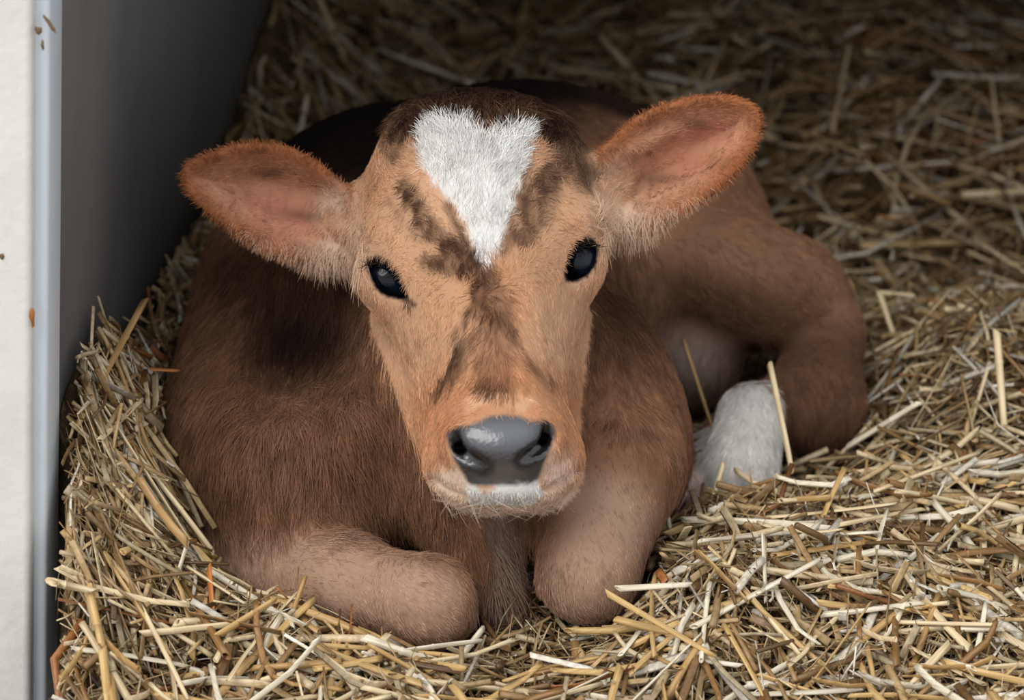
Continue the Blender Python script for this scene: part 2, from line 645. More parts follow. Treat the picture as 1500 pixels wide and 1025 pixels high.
def surface_nets(f, lo, hi, h, B=8):
    lo, hi = np.array(lo), np.array(hi)
    n = (np.ceil((hi - lo) / h / B).astype(int)) * B
    nb = n // B
    ctr = [lo[i] + (np.arange(nb[i]) * B + B / 2) * h for i in range(3)]
    G = np.stack(np.meshgrid(*ctr, indexing='ij'), -1).reshape(-1, 3)
    dc = f(G)
    act = np.abs(dc) < h * B * 1.25
    vol = np.repeat(np.repeat(np.repeat(dc.reshape(nb), B, 0), B, 1), B, 2).astype(np.float32)
    idx = np.argwhere(act.reshape(nb))
    loc = np.stack(np.meshgrid(*[np.arange(B)] * 3, indexing='ij'), -1).reshape(-1, 3)
    for s in range(0, len(idx), 600):
        g = (idx[s:s + 600, None, :] * B + loc[None]).reshape(-1, 3)
        vol[g[:, 0], g[:, 1], g[:, 2]] = f(lo + g * h)
    neg = vol < 0
    c = np.zeros(np.array(vol.shape) - 1, np.int8)
    for a in (0, 1):
        for b_ in (0, 1):
            for e in (0, 1):
                c += neg[a:a + c.shape[0], b_:b_ + c.shape[1], e:e + c.shape[2]]
    cells = np.argwhere((c > 0) & (c < 8))
    vid = np.full(c.shape, -1, np.int32)
    vid[cells[:, 0], cells[:, 1], cells[:, 2]] = np.arange(len(cells))
    acc = np.zeros((len(cells), 3))
    cnt = np.zeros(len(cells))
    cor = [(i, j, k) for i in (0, 1) for j in (0, 1) for k in (0, 1)]
    for A in cor:
        for Bc in cor:
            if sum(abs(p - q) for p, q in zip(A, Bc)) != 1 or A > Bc:
                continue
            ia, ib = cells + A, cells + Bc
            va = vol[ia[:, 0], ia[:, 1], ia[:, 2]]
            vb = vol[ib[:, 0], ib[:, 1], ib[:, 2]]
            m = (va < 0) != (vb < 0)
            t = (va / np.where(m, va - vb, 1))[:, None]
            p = np.array(A) + t * (np.array(Bc) - np.array(A))
            acc[m] += p[m]
            cnt[m] += 1
    V = lo + (cells + acc / cnt[:, None]) * h
    quads = []
    for ax in range(3):
        o1, o2 = [(1, 2), (2, 0), (0, 1)][ax]
        sl0 = [slice(None)] * 3
        sl1 = [slice(None)] * 3
        sl0[ax] = slice(0, -1)
        sl1[ax] = slice(1, None)
        n0, n1 = neg[tuple(sl0)], neg[tuple(sl1)]
        e = np.argwhere(n0 != n1)
        e = e[(e[:, o1] > 0) & (e[:, o2] > 0)]
        e = e[np.all(e < np.array(vid.shape), 1)]
        d1 = np.zeros(3, int)
        d1[o1] = 1
        d2 = np.zeros(3, int)
        d2[o2] = 1
        q = [e - d1 - d2, e - d2, e, e - d1]
        qi = np.stack([vid[k[:, 0], k[:, 1], k[:, 2]] for k in q], 1)
        flip = ~neg[e[:, 0], e[:, 1], e[:, 2]]
        qi[flip] = qi[flip][:, ::-1]
        quads.append(qi[(qi >= 0).all(1)])
    return V, np.concatenate(quads)


def gradient(f, P, e=0.0008):
    g = np.stack([f(P + np.eye(3)[i] * e) - f(P - np.eye(3)[i] * e) for i in range(3)], -1)
    return g / (np.linalg.norm(g, axis=-1, keepdims=True) + 1e-9)


V, Fq = surface_nets(sdf, (-0.27, -0.27, -0.125), (0.34, 0.24, 0.70), 0.0026)
NRM = gradient(sdf, V)
V = V - NRM * np.clip(sdf(V), -0.001, 0.001)[:, None]


# ---------------------------------------- colour of the coat
C_TAN = lin((198, 150, 113))
C_PEACH = lin((214, 170, 137))
C_ORANGE = lin((190, 134, 97))
C_BODY = lin((122, 86, 64))
C_BODY2 = lin((142, 104, 80))
C_DARK = lin((40, 23, 18))
C_BLACK = lin((17, 11, 10))
C_STREAK = lin((58, 33, 25))
C_WHITE = lin((228, 225, 222))
C_CREAM = lin((226, 200, 178))
C_PINK = lin((206, 142, 118))
C_NOSE = lin((54, 52, 56))
C_GREY = lin((168, 158, 154))

HEART = smooth_poly([(606, 218), (616, 186), (650, 172), (688, 178), (716, 198), (738, 182), (784, 184), (784, 212), (768, 250), (752, 298), (738, 350), (724, 388), (710, 402), (700, 384), (690, 345), (664, 300), (632, 268), (612, 240)], 1)
PAD = smooth_poly([(652, 632), (664, 624), (690, 622), (715, 610), (742, 606), (768, 612), (785, 618), (806, 612), (816, 630), (808, 655), (796, 680), (788, 706), (760, 712), (720, 712), (688, 712), (676, 690), (660, 665)], 1)


def mixc(C, c, t):
    t = np.clip(t, 0, 1)[..., None]
    return C * (1 - t) + c * t


def paint(P, nrm, part, fine=True):
    """colour, bare-skin mask, hair length; part: 0 head 1,2 ears 3 body"""
    x, y = pix(P)
    n1 = noise(P, 60, 11)
    n2 = noise(P * np.array([1.0, 0.28, 0.6]), 420, 12)
    n3 = noise(P, 22, 13)
    n4 = noise(P, 170, 14)
    xj = x + 5 * n2 + 3 * n4
    yj = y + 9 * n4 + 5 * n1
    # ---- body
    Cb = np.tile(C_BODY, (len(P), 1))
    Cb = mixc(Cb, C_BODY2, 0.5 + 0.5 * n3)
    leg = np.maximum(sstep(100, 60, line_sd(x, y, [(340, 845), (500, 860), (640, 880)])), np.maximum(sstep(110, 70, line_sd(x, y, [(900, 720), (860, 850)])), sstep(930, 980, x)))
    Cb = mixc(Cb, C_DARK, (0.45 - 0.36 * leg) * sstep(0.0, 0.8, n2))
    Cb = mixc(Cb, C_DARK, 0.97 * np.exp(-((x - 440) / 92) ** 4 - ((y - 472) / 88) ** 4) * (0.9 + 0.1 * n2))     # dark neck hair, with the hollow's shade painted in
    Cb = mixc(Cb, C_BLACK, 0.75 * np.exp(-((x - 435) / 60) ** 2 - ((y - 490) / 55) ** 2))  # black core, deepens the painted shade of the neck hollow
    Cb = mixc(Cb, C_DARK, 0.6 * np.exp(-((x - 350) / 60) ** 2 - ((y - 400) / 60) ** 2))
    Cb = mixc(Cb, C_BLACK, 0.96 * sstep(330, 240, y) * sstep(660, 570, x))
    top = sstep(265, 165, y + (x - 700) ** 2 * 0.0003) * sstep(960, 760, x)
    Cb = mixc(Cb, C_BLACK, 0.97 * top)                                                     # dark topline
    Cb = mixc(Cb, C_BLACK, 0.9 * sstep(28, 8, line_sd(x, y, [(430, 215), (560, 150), (720, 122), (860, 135), (950, 165), (1020, 215)])) * (P[:, 2] > 0.15))
    Cb = mixc(Cb, C_DARK, 0.55 * np.exp(-((x - 915) / 60) ** 2 - ((y - 470) / 90) ** 2))
    Cb = mixc(Cb, C_GREY, 0.55 * np.exp(-((x - 1015) / 62) ** 2 - ((y - 535) / 52) ** 2) * (P[:, 2] > 0.25))     # pale belly
    Cb = mixc(Cb, lin((160, 122, 98)), 0.25 * sstep(110, 40, line_sd(x, y, [(990, 390), (1080, 405), (1190, 440)])) * (P[:, 2] > 0.2))  # soft highlight on the haunch, faintly painted into the coat
    Cb = mixc(Cb, lin((150, 136, 126)), 0.7 * sstep(40, 8, line_sd(x, y, [(735, 770), (742, 850), (722, 900)])) * (0.6 + 0.4 * n2))
    Cb = mixc(Cb, lin((184, 150, 128)), 0.8 * sstep(80, 30, line_sd(x, y, [(330, 830), (480, 840), (630, 880)])))
    Cb = mixc(Cb, lin((182, 150, 128)), 0.75 * sstep(100, 30, line_sd(x, y, [(890, 760), (860, 860)])))
    Cb = mixc(Cb, lin((100, 72, 56)), 0.9 * sstep(85, 50, line_sd(x, y, [(1205, 530), (1190, 600)])))
    sock = poly_sd(xj, yj, [(1030, 600), (1075, 562), (1120, 558), (1142, 585), (1152, 690), (1140, 760), (1010, 760), (1018, 680)])
    Cb = mixc(Cb, lin((212, 208, 203)), sstep(5, -5, sock) * (P[:, 2] < 0.27))
    Cb = mixc(Cb, lin((214, 190, 180)), sstep(40, 25, np.hypot(x - 1005, y - 716)) * (P[:, 2] < 0.26) * (P[:, 2] > 0.13))
    # ---- head
    Ch = np.tile(C_TAN, (len(P), 1))
    Ch = mixc(Ch, C_PEACH, 0.5 + 0.5 * n3)
    Ch = mixc(Ch, C_PEACH, 0.7 * np.exp(-((x - 600) / 50) ** 2 - ((y - 490) / 70) ** 2))
    Ch = mixc(Ch, C_PEACH, 0.6 * np.exp(-((x - 825) / 40) ** 2 - ((y - 470) / 80) ** 2))
    Ch = mixc(Ch, C_ORANGE, 0.75 * sstep(70, 20, line_sd(x, y, [(650, 590), (735, 560), (830, 590), (845, 650)])))
    Ch = mixc(Ch, C_ORANGE, 0.6 * sstep(40, 10, line_sd(x, y, [(640, 600), (632, 680)])))
    Ch = mixc(Ch, C_ORANGE, 0.5 * sstep(60, 20, line_sd(x, y, [(720, 430), (735, 540)])))
    # crown and streaks
    st = np.clip(0.88 + 0.5 * n2 + 0.25 * n1, 0, 1)
    crown = sstep(10, -12, y + 9 * n4 - (196 + 0.0011 * (x - 700) ** 2)) * sstep(240, 90, np.abs(x - 705))
    Ch = mixc(Ch, C_STREAK, 0.97 * crown * (0.9 + 0.1 * n2))
    Ch = mixc(Ch, C_DARK, 0.85 * crown * sstep(-0.6, 0.4, n2))
    Ch = mixc(Ch, C_BLACK, 0.7 * sstep(172, 140, y + 8 * n4) * sstep(150, 80, np.abs(x - 710)))
    Ch = mixc(Ch, C_DARK, 0.75 * sstep(30, 8, line_sd(xj, yj, [(800, 190), (835, 225), (860, 260)])))
    Ch = mixc(Ch, C_STREAK, 0.65 * sstep(26, 6, line_sd(xj, yj, [(600, 190), (575, 225)])) * st)
    for pts, wd, am, cc in (
        ([(600, 285), (640, 345), (690, 395)], 17, 0.95, C_STREAK),
        ([(575, 300), (615, 350)], 9, 0.45, C_STREAK),
        ([(628, 385), (690, 402)], 15, 0.9, C_STREAK),
        ([(652, 300), (680, 350), (700, 392)], 8, 0.9, C_DARK),
        ([(768, 345), (785, 290), (812, 250)], 22, 0.85, C_STREAK),
        ([(745, 345), (738, 370)], 11, 0.7, C_STREAK),
        ([(742, 330), (760, 285), (775, 245)], 7, 0.75, C_DARK),
        ([(800, 330), (818, 285)], 9, 0.5, C_STREAK),
        ([(715, 405), (704, 445), (730, 470)], 12, 0.8, C_STREAK),
        ([(698, 420), (680, 480), (668, 535), (635, 576)], 8, 0.95, C_DARK),
        ([(660, 560), (690, 500)], 12, 0.55, C_STREAK),
        ([(742, 480), (772, 528), (806, 560)], 10, 0.62, C_STREAK),
        ([(716, 430), (724, 500), (722, 550)], 30, 0.5, C_STREAK),
        ([(705, 565), (735, 572)], 12, 0.6, C_STREAK),
    ):
        Ch = mixc(Ch, cc, am * sstep(wd + 5, wd - 9, line_sd(xj, yj, pts)) * np.clip(st + 0.2 * n4, 0, 1))
    Ch = mixc(Ch, C_PEACH * 1.05, 0.7 * sstep(16, 4, line_sd(xj, yj, [(690, 592), (735, 584), (775, 590)])))
    # lips
    Ch = mixc(Ch, C_CREAM, 1.0 * np.exp(-((x - 664) / 36) ** 4 - ((y - 708) / 26) ** 4))
    Ch = mixc(Ch, lin((236, 208, 194)), 0.95 * np.exp(-((x - 818) / 26) ** 2 - ((y - 690) / 28) ** 2))
    Ch = mixc(Ch, C_CREAM, 0.85 * sstep(712, 728, y) * sstep(130, 90, np.abs(x - 738)))
    Ch = mixc(Ch, C_WHITE, sstep(19, 10, line_sd(xj, yj, [(698, 722), (735, 727), (780, 720)])))
    # around the ears
    Ch = mixc(Ch, C_CREAM, 0.5 * np.exp(-((x - 515) / 26) ** 2 - ((y - 360) / 50) ** 2))
    Ch = mixc(Ch, C_CREAM, 0.5 * np.exp(-((x - 885) / 26) ** 2 - ((y - 310) / 40) ** 2))
    # heart
    hs = poly_sd(xj, yj, HEART)
    Ch = mixc(Ch, C_WHITE, sstep(4, -5, hs) * (P[:, 2] < 0.09))
    # eye rims
    el = poly_sd(x, y, EYE_L)
    er = poly_sd(x, y, EYE_R)
    rim = np.maximum(sstep(7, 2, el), sstep(7, 2, er))
    rim = np.maximum(rim, 0.85 * sstep(7, 2, line_sd(x, y, [(590, 436), (606, 446)])))
    rim = np.maximum(rim, 0.8 * sstep(8, 2, line_sd(x, y, [(552, 378), (530, 384)])))
    Ch = mixc(Ch, lin((26, 22, 24)), rim * (P[:, 2] < 0.06))
    pad = poly_sd(x, y, PAD)
    wet = sstep(3, -3, pad) * (P[:, 2] < -0.05)
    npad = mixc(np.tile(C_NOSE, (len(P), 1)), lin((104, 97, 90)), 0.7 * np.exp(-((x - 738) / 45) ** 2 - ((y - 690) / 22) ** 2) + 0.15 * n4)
    npad = mixc(npad, lin((104, 107, 114)), 0.85 * np.exp(-((x - 738) / 50) ** 4 - ((y - 634) / 22) ** 2))  # sky highlight along the top of the pad, painted into its colour
    npad = mixc(npad, lin((30, 28, 31)), 0.9 * sstep(22, 10, np.minimum(line_sd(x, y, [(660, 634), (669, 655), (686, 669), (708, 682)]), line_sd(x, y, [(810, 619), (801, 642), (787, 658), (766, 672)]))))
    Ch = mixc(Ch, npad, wet)
    nost = np.minimum.reduce([f_(P) for fs in NOSTRILS for f_ in fs])
    Ch = mixc(Ch, lin((20, 17, 18)), sstep(0.0008, -0.0006, nost))
    Ch = mixc(Ch, C_WHITE, sstep(7, -3, line_sd(xj, yj, [(690, 714), (735, 720), (788, 712)])) * (0.5 + 0.5 * (n4 > -0.2)))
    # ---- ears
    Ce = np.tile(C_ORANGE, (len(P), 1))
    for poly, ctr, in ((EAR_L, 1), (EAR_R, 2)):
        m = part == ctr
        if not m.any():
            continue
        dd = -poly_sd(x[m], y[m], poly)
        xx, yy = x[m], y[m]
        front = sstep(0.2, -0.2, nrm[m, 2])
        c = np.tile(lin((164, 104, 68)), (m.sum(), 1))
        c = mixc(c, lin((204, 154, 122)), sstep(8, 40, dd) * front)
        if ctr == 1:
            k = [((400, 300), 55, 20, C_PINK, 0.9), ((425, 330), 40, 30, C_PINK, 0.7), ((395, 255), 25, 10, C_STREAK, 0.6), ((455, 315), 40, 10, C_STREAK, 0.55), ((488, 300), 24, 24, C_CREAM, 0.85), ((490, 368), 42, 18, C_CREAM, 0.9), ((350, 340), 60, 16, lin((150, 92, 58)), 0.5)]
        else:
            k = [((1030, 195), 45, 22, C_PINK, 0.9), ((1000, 240), 40, 20, C_PINK, 0.7), ((1010, 180), 22, 10, C_STREAK, 0.55), ((965, 262), 40, 9, C_STREAK, 0.5), ((900, 265), 24, 26, C_CREAM, 0.85), ((915, 318), 38, 22, C_CREAM, 0.95), ((1060, 240), 50, 18, lin((150, 92, 58)), 0.5)]
        for (cx, cy), sx, sy, cc, am in k:
            c = mixc(c, cc, am * front * np.exp(-((xx - cx) / sx) ** 2 - ((yy - cy) / sy) ** 2))
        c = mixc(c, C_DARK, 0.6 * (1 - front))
        Ce[m] = c
    Ce = mixc(Ce, C_STREAK, 0.22 * sstep(0.1, 0.9, n2))
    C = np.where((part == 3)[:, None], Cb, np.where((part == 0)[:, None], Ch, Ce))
    wet = wet * (part == 0)
    bare = np.maximum(wet, (part == 0) * np.maximum(np.maximum(sstep(5, 1, el), sstep(5, 1, er)) * (P[:, 2] < 0.05), sstep(0.001, 0, nost)))
    return C, wet, bare


def part_of(P):
    h, l, r, b = sdf_parts(P)
    S = np.stack([h, l - 0.001, r - 0.001, b], -1)
    return S.argmin(-1)


def blend_paint(P, nrm):
    """paint with a soft join between head and body"""
    h, l, r, b = sdf_parts(P)
    part = np.stack([h, l - 0.001, r - 0.001, b], -1).argmin(-1)
    C, wet, bare = paint(P, nrm, part)
    return C, wet, bare, part


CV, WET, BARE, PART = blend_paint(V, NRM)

calf = link('calf', None)
calf.location = to_world(Q(640, 930, 0.05))
calf.location.z = 0
tag(calf, 'brown calf with a white heart-shaped forehead patch, curled up lying in straw', 'calf')
calf_inv = np.array(calf.location)

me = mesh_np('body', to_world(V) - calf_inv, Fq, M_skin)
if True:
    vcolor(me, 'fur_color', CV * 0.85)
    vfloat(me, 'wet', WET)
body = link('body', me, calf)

# ---------------------------------------- coat
FLOW_HEAD = [  # px, py -> direction right, down, lift
    (700, 190, 0.05, -1, .6), (620, 185, -0.5, -0.9, .6), (800, 185, 0.6, -0.8, .6), (560, 240, -.8, -.5, .35), (850, 225, .8, -.5, .35),
    (690, 300, -0.05, -1, .22), (740, 300, 0.15, -1, .22), (590, 320, -.7, .3, .15), (815, 300, .7, .2, .15), (640, 340, -.5, -.6, .2), (780, 320, .5, -.6, .2),
    (710, 400, 0, -1, .2), (725, 460, .1, 1, .2), (690, 500, -.35, 1, .2), (765, 500, .4, 1, .2), (735, 580, 0, 1, .18),
    (590, 470, -.35, 1, .12), (850, 460, .3, 1, .12), (560, 520, -.1, 1, .15), (610, 600, .1, 1, .15), (845, 600, .15, 1, .15),
    (660, 700, -.4, .9, .25), (815, 690, .5, .9, .25), (735, 745, 0, 1, .35), (690, 735, -.3, 1, .35), (790, 735, .3, 1, .35), (690, 590, -.6, .3, .2), (790, 585, .6, .3, .2),
]
FLOW_EARL = [(300, 240, -.5, -.8, .3), (400, 215, -.1, -1, .3), (480, 250, .2, -.8, .3), (270, 265, -1, .1, .3), (320, 320, -.6, .9, .35), (400, 370, -.3, 1, .4), (480, 380, -.05, 1, .5), (400, 300, -.8, .1, .2), (450, 300, -.6, .5, .25), (500, 350, -.1, 1, .5)]
FLOW_EARR = [(940, 170, -.3, -.9, .3), (1040, 145, .3, -.9, .3), (1110, 175, 1, -.2, .3), (1080, 250, .7, .8, .3), (1010, 310, .35, 1, .4), (930, 335, .05, 1, .5), (1020, 210, .8, -.1, .2), (940, 240, .5, .5, .25), (895, 300, 0, 1, .5)]
FLOW_BODY = [
    (330, 430, -.4, 1, .3), (430, 480, -.15, 1, .3), (520, 500, 0, 1, .3), (330, 600, -.2, 1, .3), (450, 620, .05, 1, .3), (560, 620, .35, 1, .3), (280, 700, -.2, 1, .3),
    (400, 720, .1, 1, .3), (560, 740, .35, 1, .3), (640, 780, .2, 1, .3), (720, 820, .25, 1, .4), (735, 870, .3, 1, .5), (330, 800, .5, .8, .3), (480, 830, .9, .3, .2), (640, 880, .8, .6, .2),
    (900, 500, .1, 1, .25), (980, 600, .3, 1, .25), (900, 680, -.1, 1, .22), (860, 800, .2, 1, .18), (930, 820, .5, .8, .18),
    (700, 150, .6, .2, .3), (850, 170, .9, .3, .25), (950, 230, .8, .6, .2), (1050, 350, .7, .7, .2), (1150, 430, .9, .4, .18), (1200, 550, .1, 1, .18), (1090, 640, -.1, 1, .2), (1000, 520, -.2, 1, .2), (500, 220, -.5, .8, .3),
]


def flow(tab, x, y):
    T = np.array(tab, float)
    w = 1.0 / (((x[:, None] - T[:, 0]) ** 2 + (y[:, None] - T[:, 1]) ** 2) / 900.0 + 0.3) ** 1.8
    w /= w.sum(1, keepdims=True)
    return (w[:, :, None] * T[None, :, 2:5]).sum(1)


def fur(name, count, dens_fn, len_fn, rad, npts=4, jitter=0.22, tint=None):
    tri = np.concatenate([Fq[:, [0, 1, 2]], Fq[:, [0, 2, 3]]])
    p0, p1, p2 = V[tri[:, 0]], V[tri[:, 1]], V[tri[:, 2]]
    area = np.linalg.norm(np.cross(p1 - p0, p2 - p0), axis=1) * 0.5
    cen = (p0 + p1 + p2) / 3
    nr = NRM[tri].mean(1)
    pt = PART[tri[:, 0]]
    x, y = pix(cen)
    dens = area * dens_fn(cen, nr, pt, x, y) * (1 - BARE[tri].max(1))
    dens = np.clip(dens, 0, None)
    pick = rng.choice(len(tri), count, p=dens / dens.sum())
    u, v = rng.random(count), rng.random(count)
    fl = u + v > 1
    u[fl], v[fl] = 1 - u[fl], 1 - v[fl]
    w0 = 1 - u - v
    T = tri[pick]
    P = V[T[:, 0]] * w0[:, None] + V[T[:, 1]] * u[:, None] + V[T[:, 2]] * v[:, None]
    Nn = NRM[T[:, 0]] * w0[:, None] + NRM[T[:, 1]] * u[:, None] + NRM[T[:, 2]] * v[:, None]
    Nn /= np.linalg.norm(Nn, axis=1, keepdims=True) + 1e-9
    part = PART[T[:, 0]]
    x, y = pix(P)
    fl = np.zeros((count, 3))
    for pid, tab in ((0, FLOW_HEAD), (1, FLOW_EARL), (2, FLOW_EARR), (3, FLOW_BODY)):
        m = part == pid
        if m.any():
            fl[m] = flow(tab, x[m], y[m])
    d = np.stack([fl[:, 0], -fl[:, 1], np.zeros(count)], -1)
    # locks of hair: neighbours lean together
    for i in range(3):
        d[:, i] += 0.30 * noise(P, 90, 30 + i) + 0.22 * noise(P, 210, 40 + i)
    d += rng.normal(0, jitter, (count, 3))
    d -= Nn * (d * Nn).sum(1, keepdims=True)
    d /= np.linalg.norm(d, axis=1, keepdims=True) + 1e-9
    lift = np.clip(fl[:, 2] + 0.10 * noise(P, 130, 50) + rng.normal(0, 0.08, count), 0.04, 1.2)
    L = len_fn(P, Nn, part, x, y) * rng.uniform(0.6, 1.15, count)
    ts = np.linspace(0, 1, npts)
    pos = np.zeros((count, npts, 3), np.float32)
    sag = np.array([0, -1, 0.0])
    for k, t in enumerate(ts):
        out = Nn * (lift * (t - 0.45 * t * t))[:, None] + d * t + sag * (0.12 * t * t)
        pos[:, k] = to_world(P + out * L[:, None] - Nn * 0.0004) - calf_inv
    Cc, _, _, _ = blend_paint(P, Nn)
    val = rng.normal(1.0, 0.13, count) * (1 + 0.16 * noise(P, 120, 60) + np.where(part == 3, 0.34, 0.2) * noise(P * np.array([1.0, 0.3, 0.7]), 300, 61))
    Cc = np.clip(Cc * np.clip(val, 0.5, 1.5)[:, None], 0, 0.9)
    if tint is not None:
        Cc = tint(Cc, x, y)
    hc = bpy.data.hair_curves.new(name)
    hc.add_curves([npts] * count)
    hc.attributes['position'].data.foreach_set('vector', pos.ravel())
    ra = hc.attributes.get('radius') or hc.attributes.new('radius', 'FLOAT', 'POINT')
    rr = np.tile((rad * np.array([1.0, 0.95, 0.75, 0.25]) if npts == 4 else rad * np.linspace(1, .2, npts)), (count, 1)) * rng.uniform(.75, 1.25, (count, 1))
    ra.data.foreach_set('value', rr.astype(np.float32).ravel())
    ca = hc.attributes.new('fur_color', 'FLOAT_COLOR', 'CURVE')
    c4 = np.ones((count, 4), np.float32)
    c4[:, :3] = Cc
    ca.data.foreach_set('color', c4.ravel())
    hc.materials.append(M_hair)
    o = link(name, hc, calf)
    return o


def dens_coat(c, n, p, x, y):
    d = np.where(p == 3, 0.75, np.where(p == 0, 1.15, 1.0))
    d = d * np.where(n[:, 2] > 0.25, 0.22, 1.0)
    zw = to_world(c)[:, 2]
    d = d * np.where(zw < -0.02, 0.05, 1.0)
    d = d * np.where((p == 3) & (c[:, 2] > 0.24), 0.6, 1.0)
    return d


def len_coat(P, n, p, x, y):
    L = np.where(p == 3, 0.0125, np.where(p == 0, 0.0062, 0.0058))
    L = L + (p == 0) * 0.010 * sstep(215, 150, y)
    L = L - (p == 0) * 0.0025 * sstep(670, 700, y)
    L = L + (p == 0) * 0.004 * sstep(45, 15, line_sd(x, y, [(715, 400), (735, 560)]))
    L = L + (p == 0) * 0.003 * sstep(5, -10, poly_sd(x, y, HEART))
    L = L + (p == 3) * 0.006 * np.exp(-((x - 450) / 150) ** 2 - ((y - 600) / 140) ** 2)
    L = L - (p == 3) * 0.007 * (sstep(85, 50, line_sd(x, y, [(340, 845), (500, 868), (640, 888)])) + sstep(95, 60, line_sd(x, y, [(900, 720), (860, 850)])))
    L = L - (p == 3) * 0.004 * (x > 960)
    L = L + (p == 3) * 0.011 * np.exp(-((x - 430) / 150) ** 2 - ((y - 765) / 34) ** 2)
    L = L + (p == 3) * 0.008 * sstep(40, 10, line_sd(x, y, [(735, 770), (742, 850), (722, 900)]))
    return np.clip(L, 0.0034, 0.05)


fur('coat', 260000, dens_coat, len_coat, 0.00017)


def dens_fringe(c, n, p, x, y):
    a = (p == 1) * sstep(34, 6, -poly_sd(x, y, EAR_L)) * sstep(330, 380, x) * sstep(300, 345, y)
    b_ = (p == 2) * sstep(34, 6, -poly_sd(x, y, EAR_R)) * sstep(1080, 1000, x) * sstep(255, 300, y)
    return a + b_ + (p == 0) * 0.8 * (np.exp(-((x - 520) / 14) ** 2 - ((y - 365) / 22) ** 2) + np.exp(-((x - 884) / 14) ** 2 - ((y - 325) / 20) ** 2))


def len_fringe(P, n, p, x, y):
    return 0.006 + 0.010 * sstep(400, 490, x) * (x < 600) + 0.012 * sstep(1000, 930, x) * (x > 600)


fur('ear_fringe', 4200, dens_fringe, len_fringe, 0.00016, 4, 0.2, lambda C, x, y: mixc(C, lin((230, 200, 172)), np.full(len(C), 0.55)))

# whiskers on the chin and lips
fur('whiskers', 170, lambda c, n, p, x, y: (p == 0) * (sstep(700, 735, y) + 0.2 * sstep(650, 690, y)) * (c[:, 2] < -0.01), lambda P, n, p, x, y: np.full(len(P), 0.017), 0.00010, 4, 0.45, lambda C, x, y: mixc(C, C_CREAM, np.full(len(C), 0.6)))

# ---------------------------------------- eyes
def uv_sphere(name, c, r, mat, parent, seg=40, rings=24, bulge=0.0, axis=None):
    Vs, Fs = [], []
    for i in range(rings + 1):
        th = math.pi * i / rings
        for j in range(seg):
            ph = 2 * math.pi * j / seg
            v = np.array([math.sin(th) * math.cos(ph), math.sin(th) * math.sin(ph), math.cos(th)])
            k = 1.0
            if bulge and axis is not None:
                k += bulge * math.exp(-((1 - v @ axis) / 0.16) ** 2)
            Vs.append(v * r * k)
    for i in range(rings):
        for j in range(seg):
            a_, b_ = i * seg + j, i * seg + (j + 1) % seg
            Fs.append((a_, a_ + seg, b_ + seg, b_))
    me = mesh_np(name, np.array(Vs), np.array(Fs), mat)
    o = link(name, me, parent)
    o.location = c
    return o


for (ex, ey, ew), sx in zip(EYES, (-1, 1)):
    ax = np.array([0.55 * sx, -0.8, 0.15])
    ax /= np.linalg.norm(ax)
    e = uv_sphere('eye', to_world(Q(ex, ey, ew)) - calf_inv, EYE_RAD, M_eye, calf, bulge=0.025, axis=ax)
    tag(e, 'glossy dark blue-black eye')

# lashes: short dark hairs along the upper lids
lash_pos, lash_n = [], 0
for pts, dirs in (([(538, 385), (548, 379), (560, 380), (572, 388), (582, 401)], (-0.55, 0.45)), ([(836, 368), (845, 356), (857, 350), (868, 353), (875, 364)], (0.6, 0.3))):
    pts = np.array(pts, float)
    for k in range(30):
        t = rng.random() * (len(pts) - 1)
        i = int(t)
        p = pts[i] + (pts[i + 1] - pts[i]) * (t - i) + rng.normal(0, 1.0, 2)
        # find lid surface along the view ray
        ws = np.linspace(-0.06, 0.06, 121)
        L = np.stack([Q(p[0], p[1], w) for w in ws])
        dd = sdf(L)
        hit = np.argmax(dd < 0) if (dd < 0).any() else 60
        b0 = L[hit]
        ln = rng.uniform(0.008, 0.014)
        dv = np.array([dirs[0] + rng.normal(0, .15), dirs[1] * -0.6 + rng.normal(0, .12), -0.55])
        dv /= np.linalg.norm(dv)
        lash_pos.append(np.stack([b0, b0 + dv * ln * 0.35 + [0, -0.001, 0], b0 + dv * ln * 0.7 + [0, -0.001, 0], b0 + dv * ln]))
lp = to_world(np.array(lash_pos)) - calf_inv
hc = bpy.data.hair_curves.new('eyelashes')
hc.add_curves([4] * len(lp))
hc.attributes['position'].data.foreach_set('vector', lp.astype(np.float32).ravel())
ra = hc.attributes.get('radius') or hc.attributes.new('radius', 'FLOAT', 'POINT')
ra.data.foreach_set('value', np.tile(np.array([1.7e-4, 1.6e-4, 1.2e-4, .4e-4], np.float32), len(lp)))
ca = hc.attributes.new('fur_color', 'FLOAT_COLOR', 'CURVE')
ca.data.foreach_set('color', np.tile(np.array([0.02, 0.015, 0.013, 1], np.float32), len(lp)))
hc.materials.append(M_hair)
link('eyelashes', hc, calf)

# ------------------------------------------------------------------ bedding
gx = np.linspace(-0.42, 1.0, 130)
gy = np.linspace(-0.85, 2.09, 220)
GX, GY = np.meshgrid(gx, gy, indexing='ij')
GZ = height(GX, GY) - 0.030
# the bed gives way under the calf
fv = from_world(np.stack([GX, GY, GZ], -1).reshape(-1, 3))
ins = sdf(fv).reshape(GX.shape)
GZ = np.where(ins < 0.004, GZ - 0.03, GZ)
GXl = np.maximum(GX, wall_x(GY, GZ) + np.where(GY < YF, 0.010 + 0.12 * (YF - GY), 0.001))
idx = np.arange(GX.size).reshape(GX.shape)
Fg = np.stack([idx[:-1, :-1], idx[1:, :-1], idx[1:, 1:], idx[:-1, 1:]], -1).reshape(-1, 4)
me = mesh_np('floor', np.stack([GXl, GY, GZ], -1).reshape(-1, 3), Fg, M_chaff)
fl = link('floor', me)
tag(fl, 'floor of trodden brown straw chaff under the loose stalks', 'floor', kind='structure')

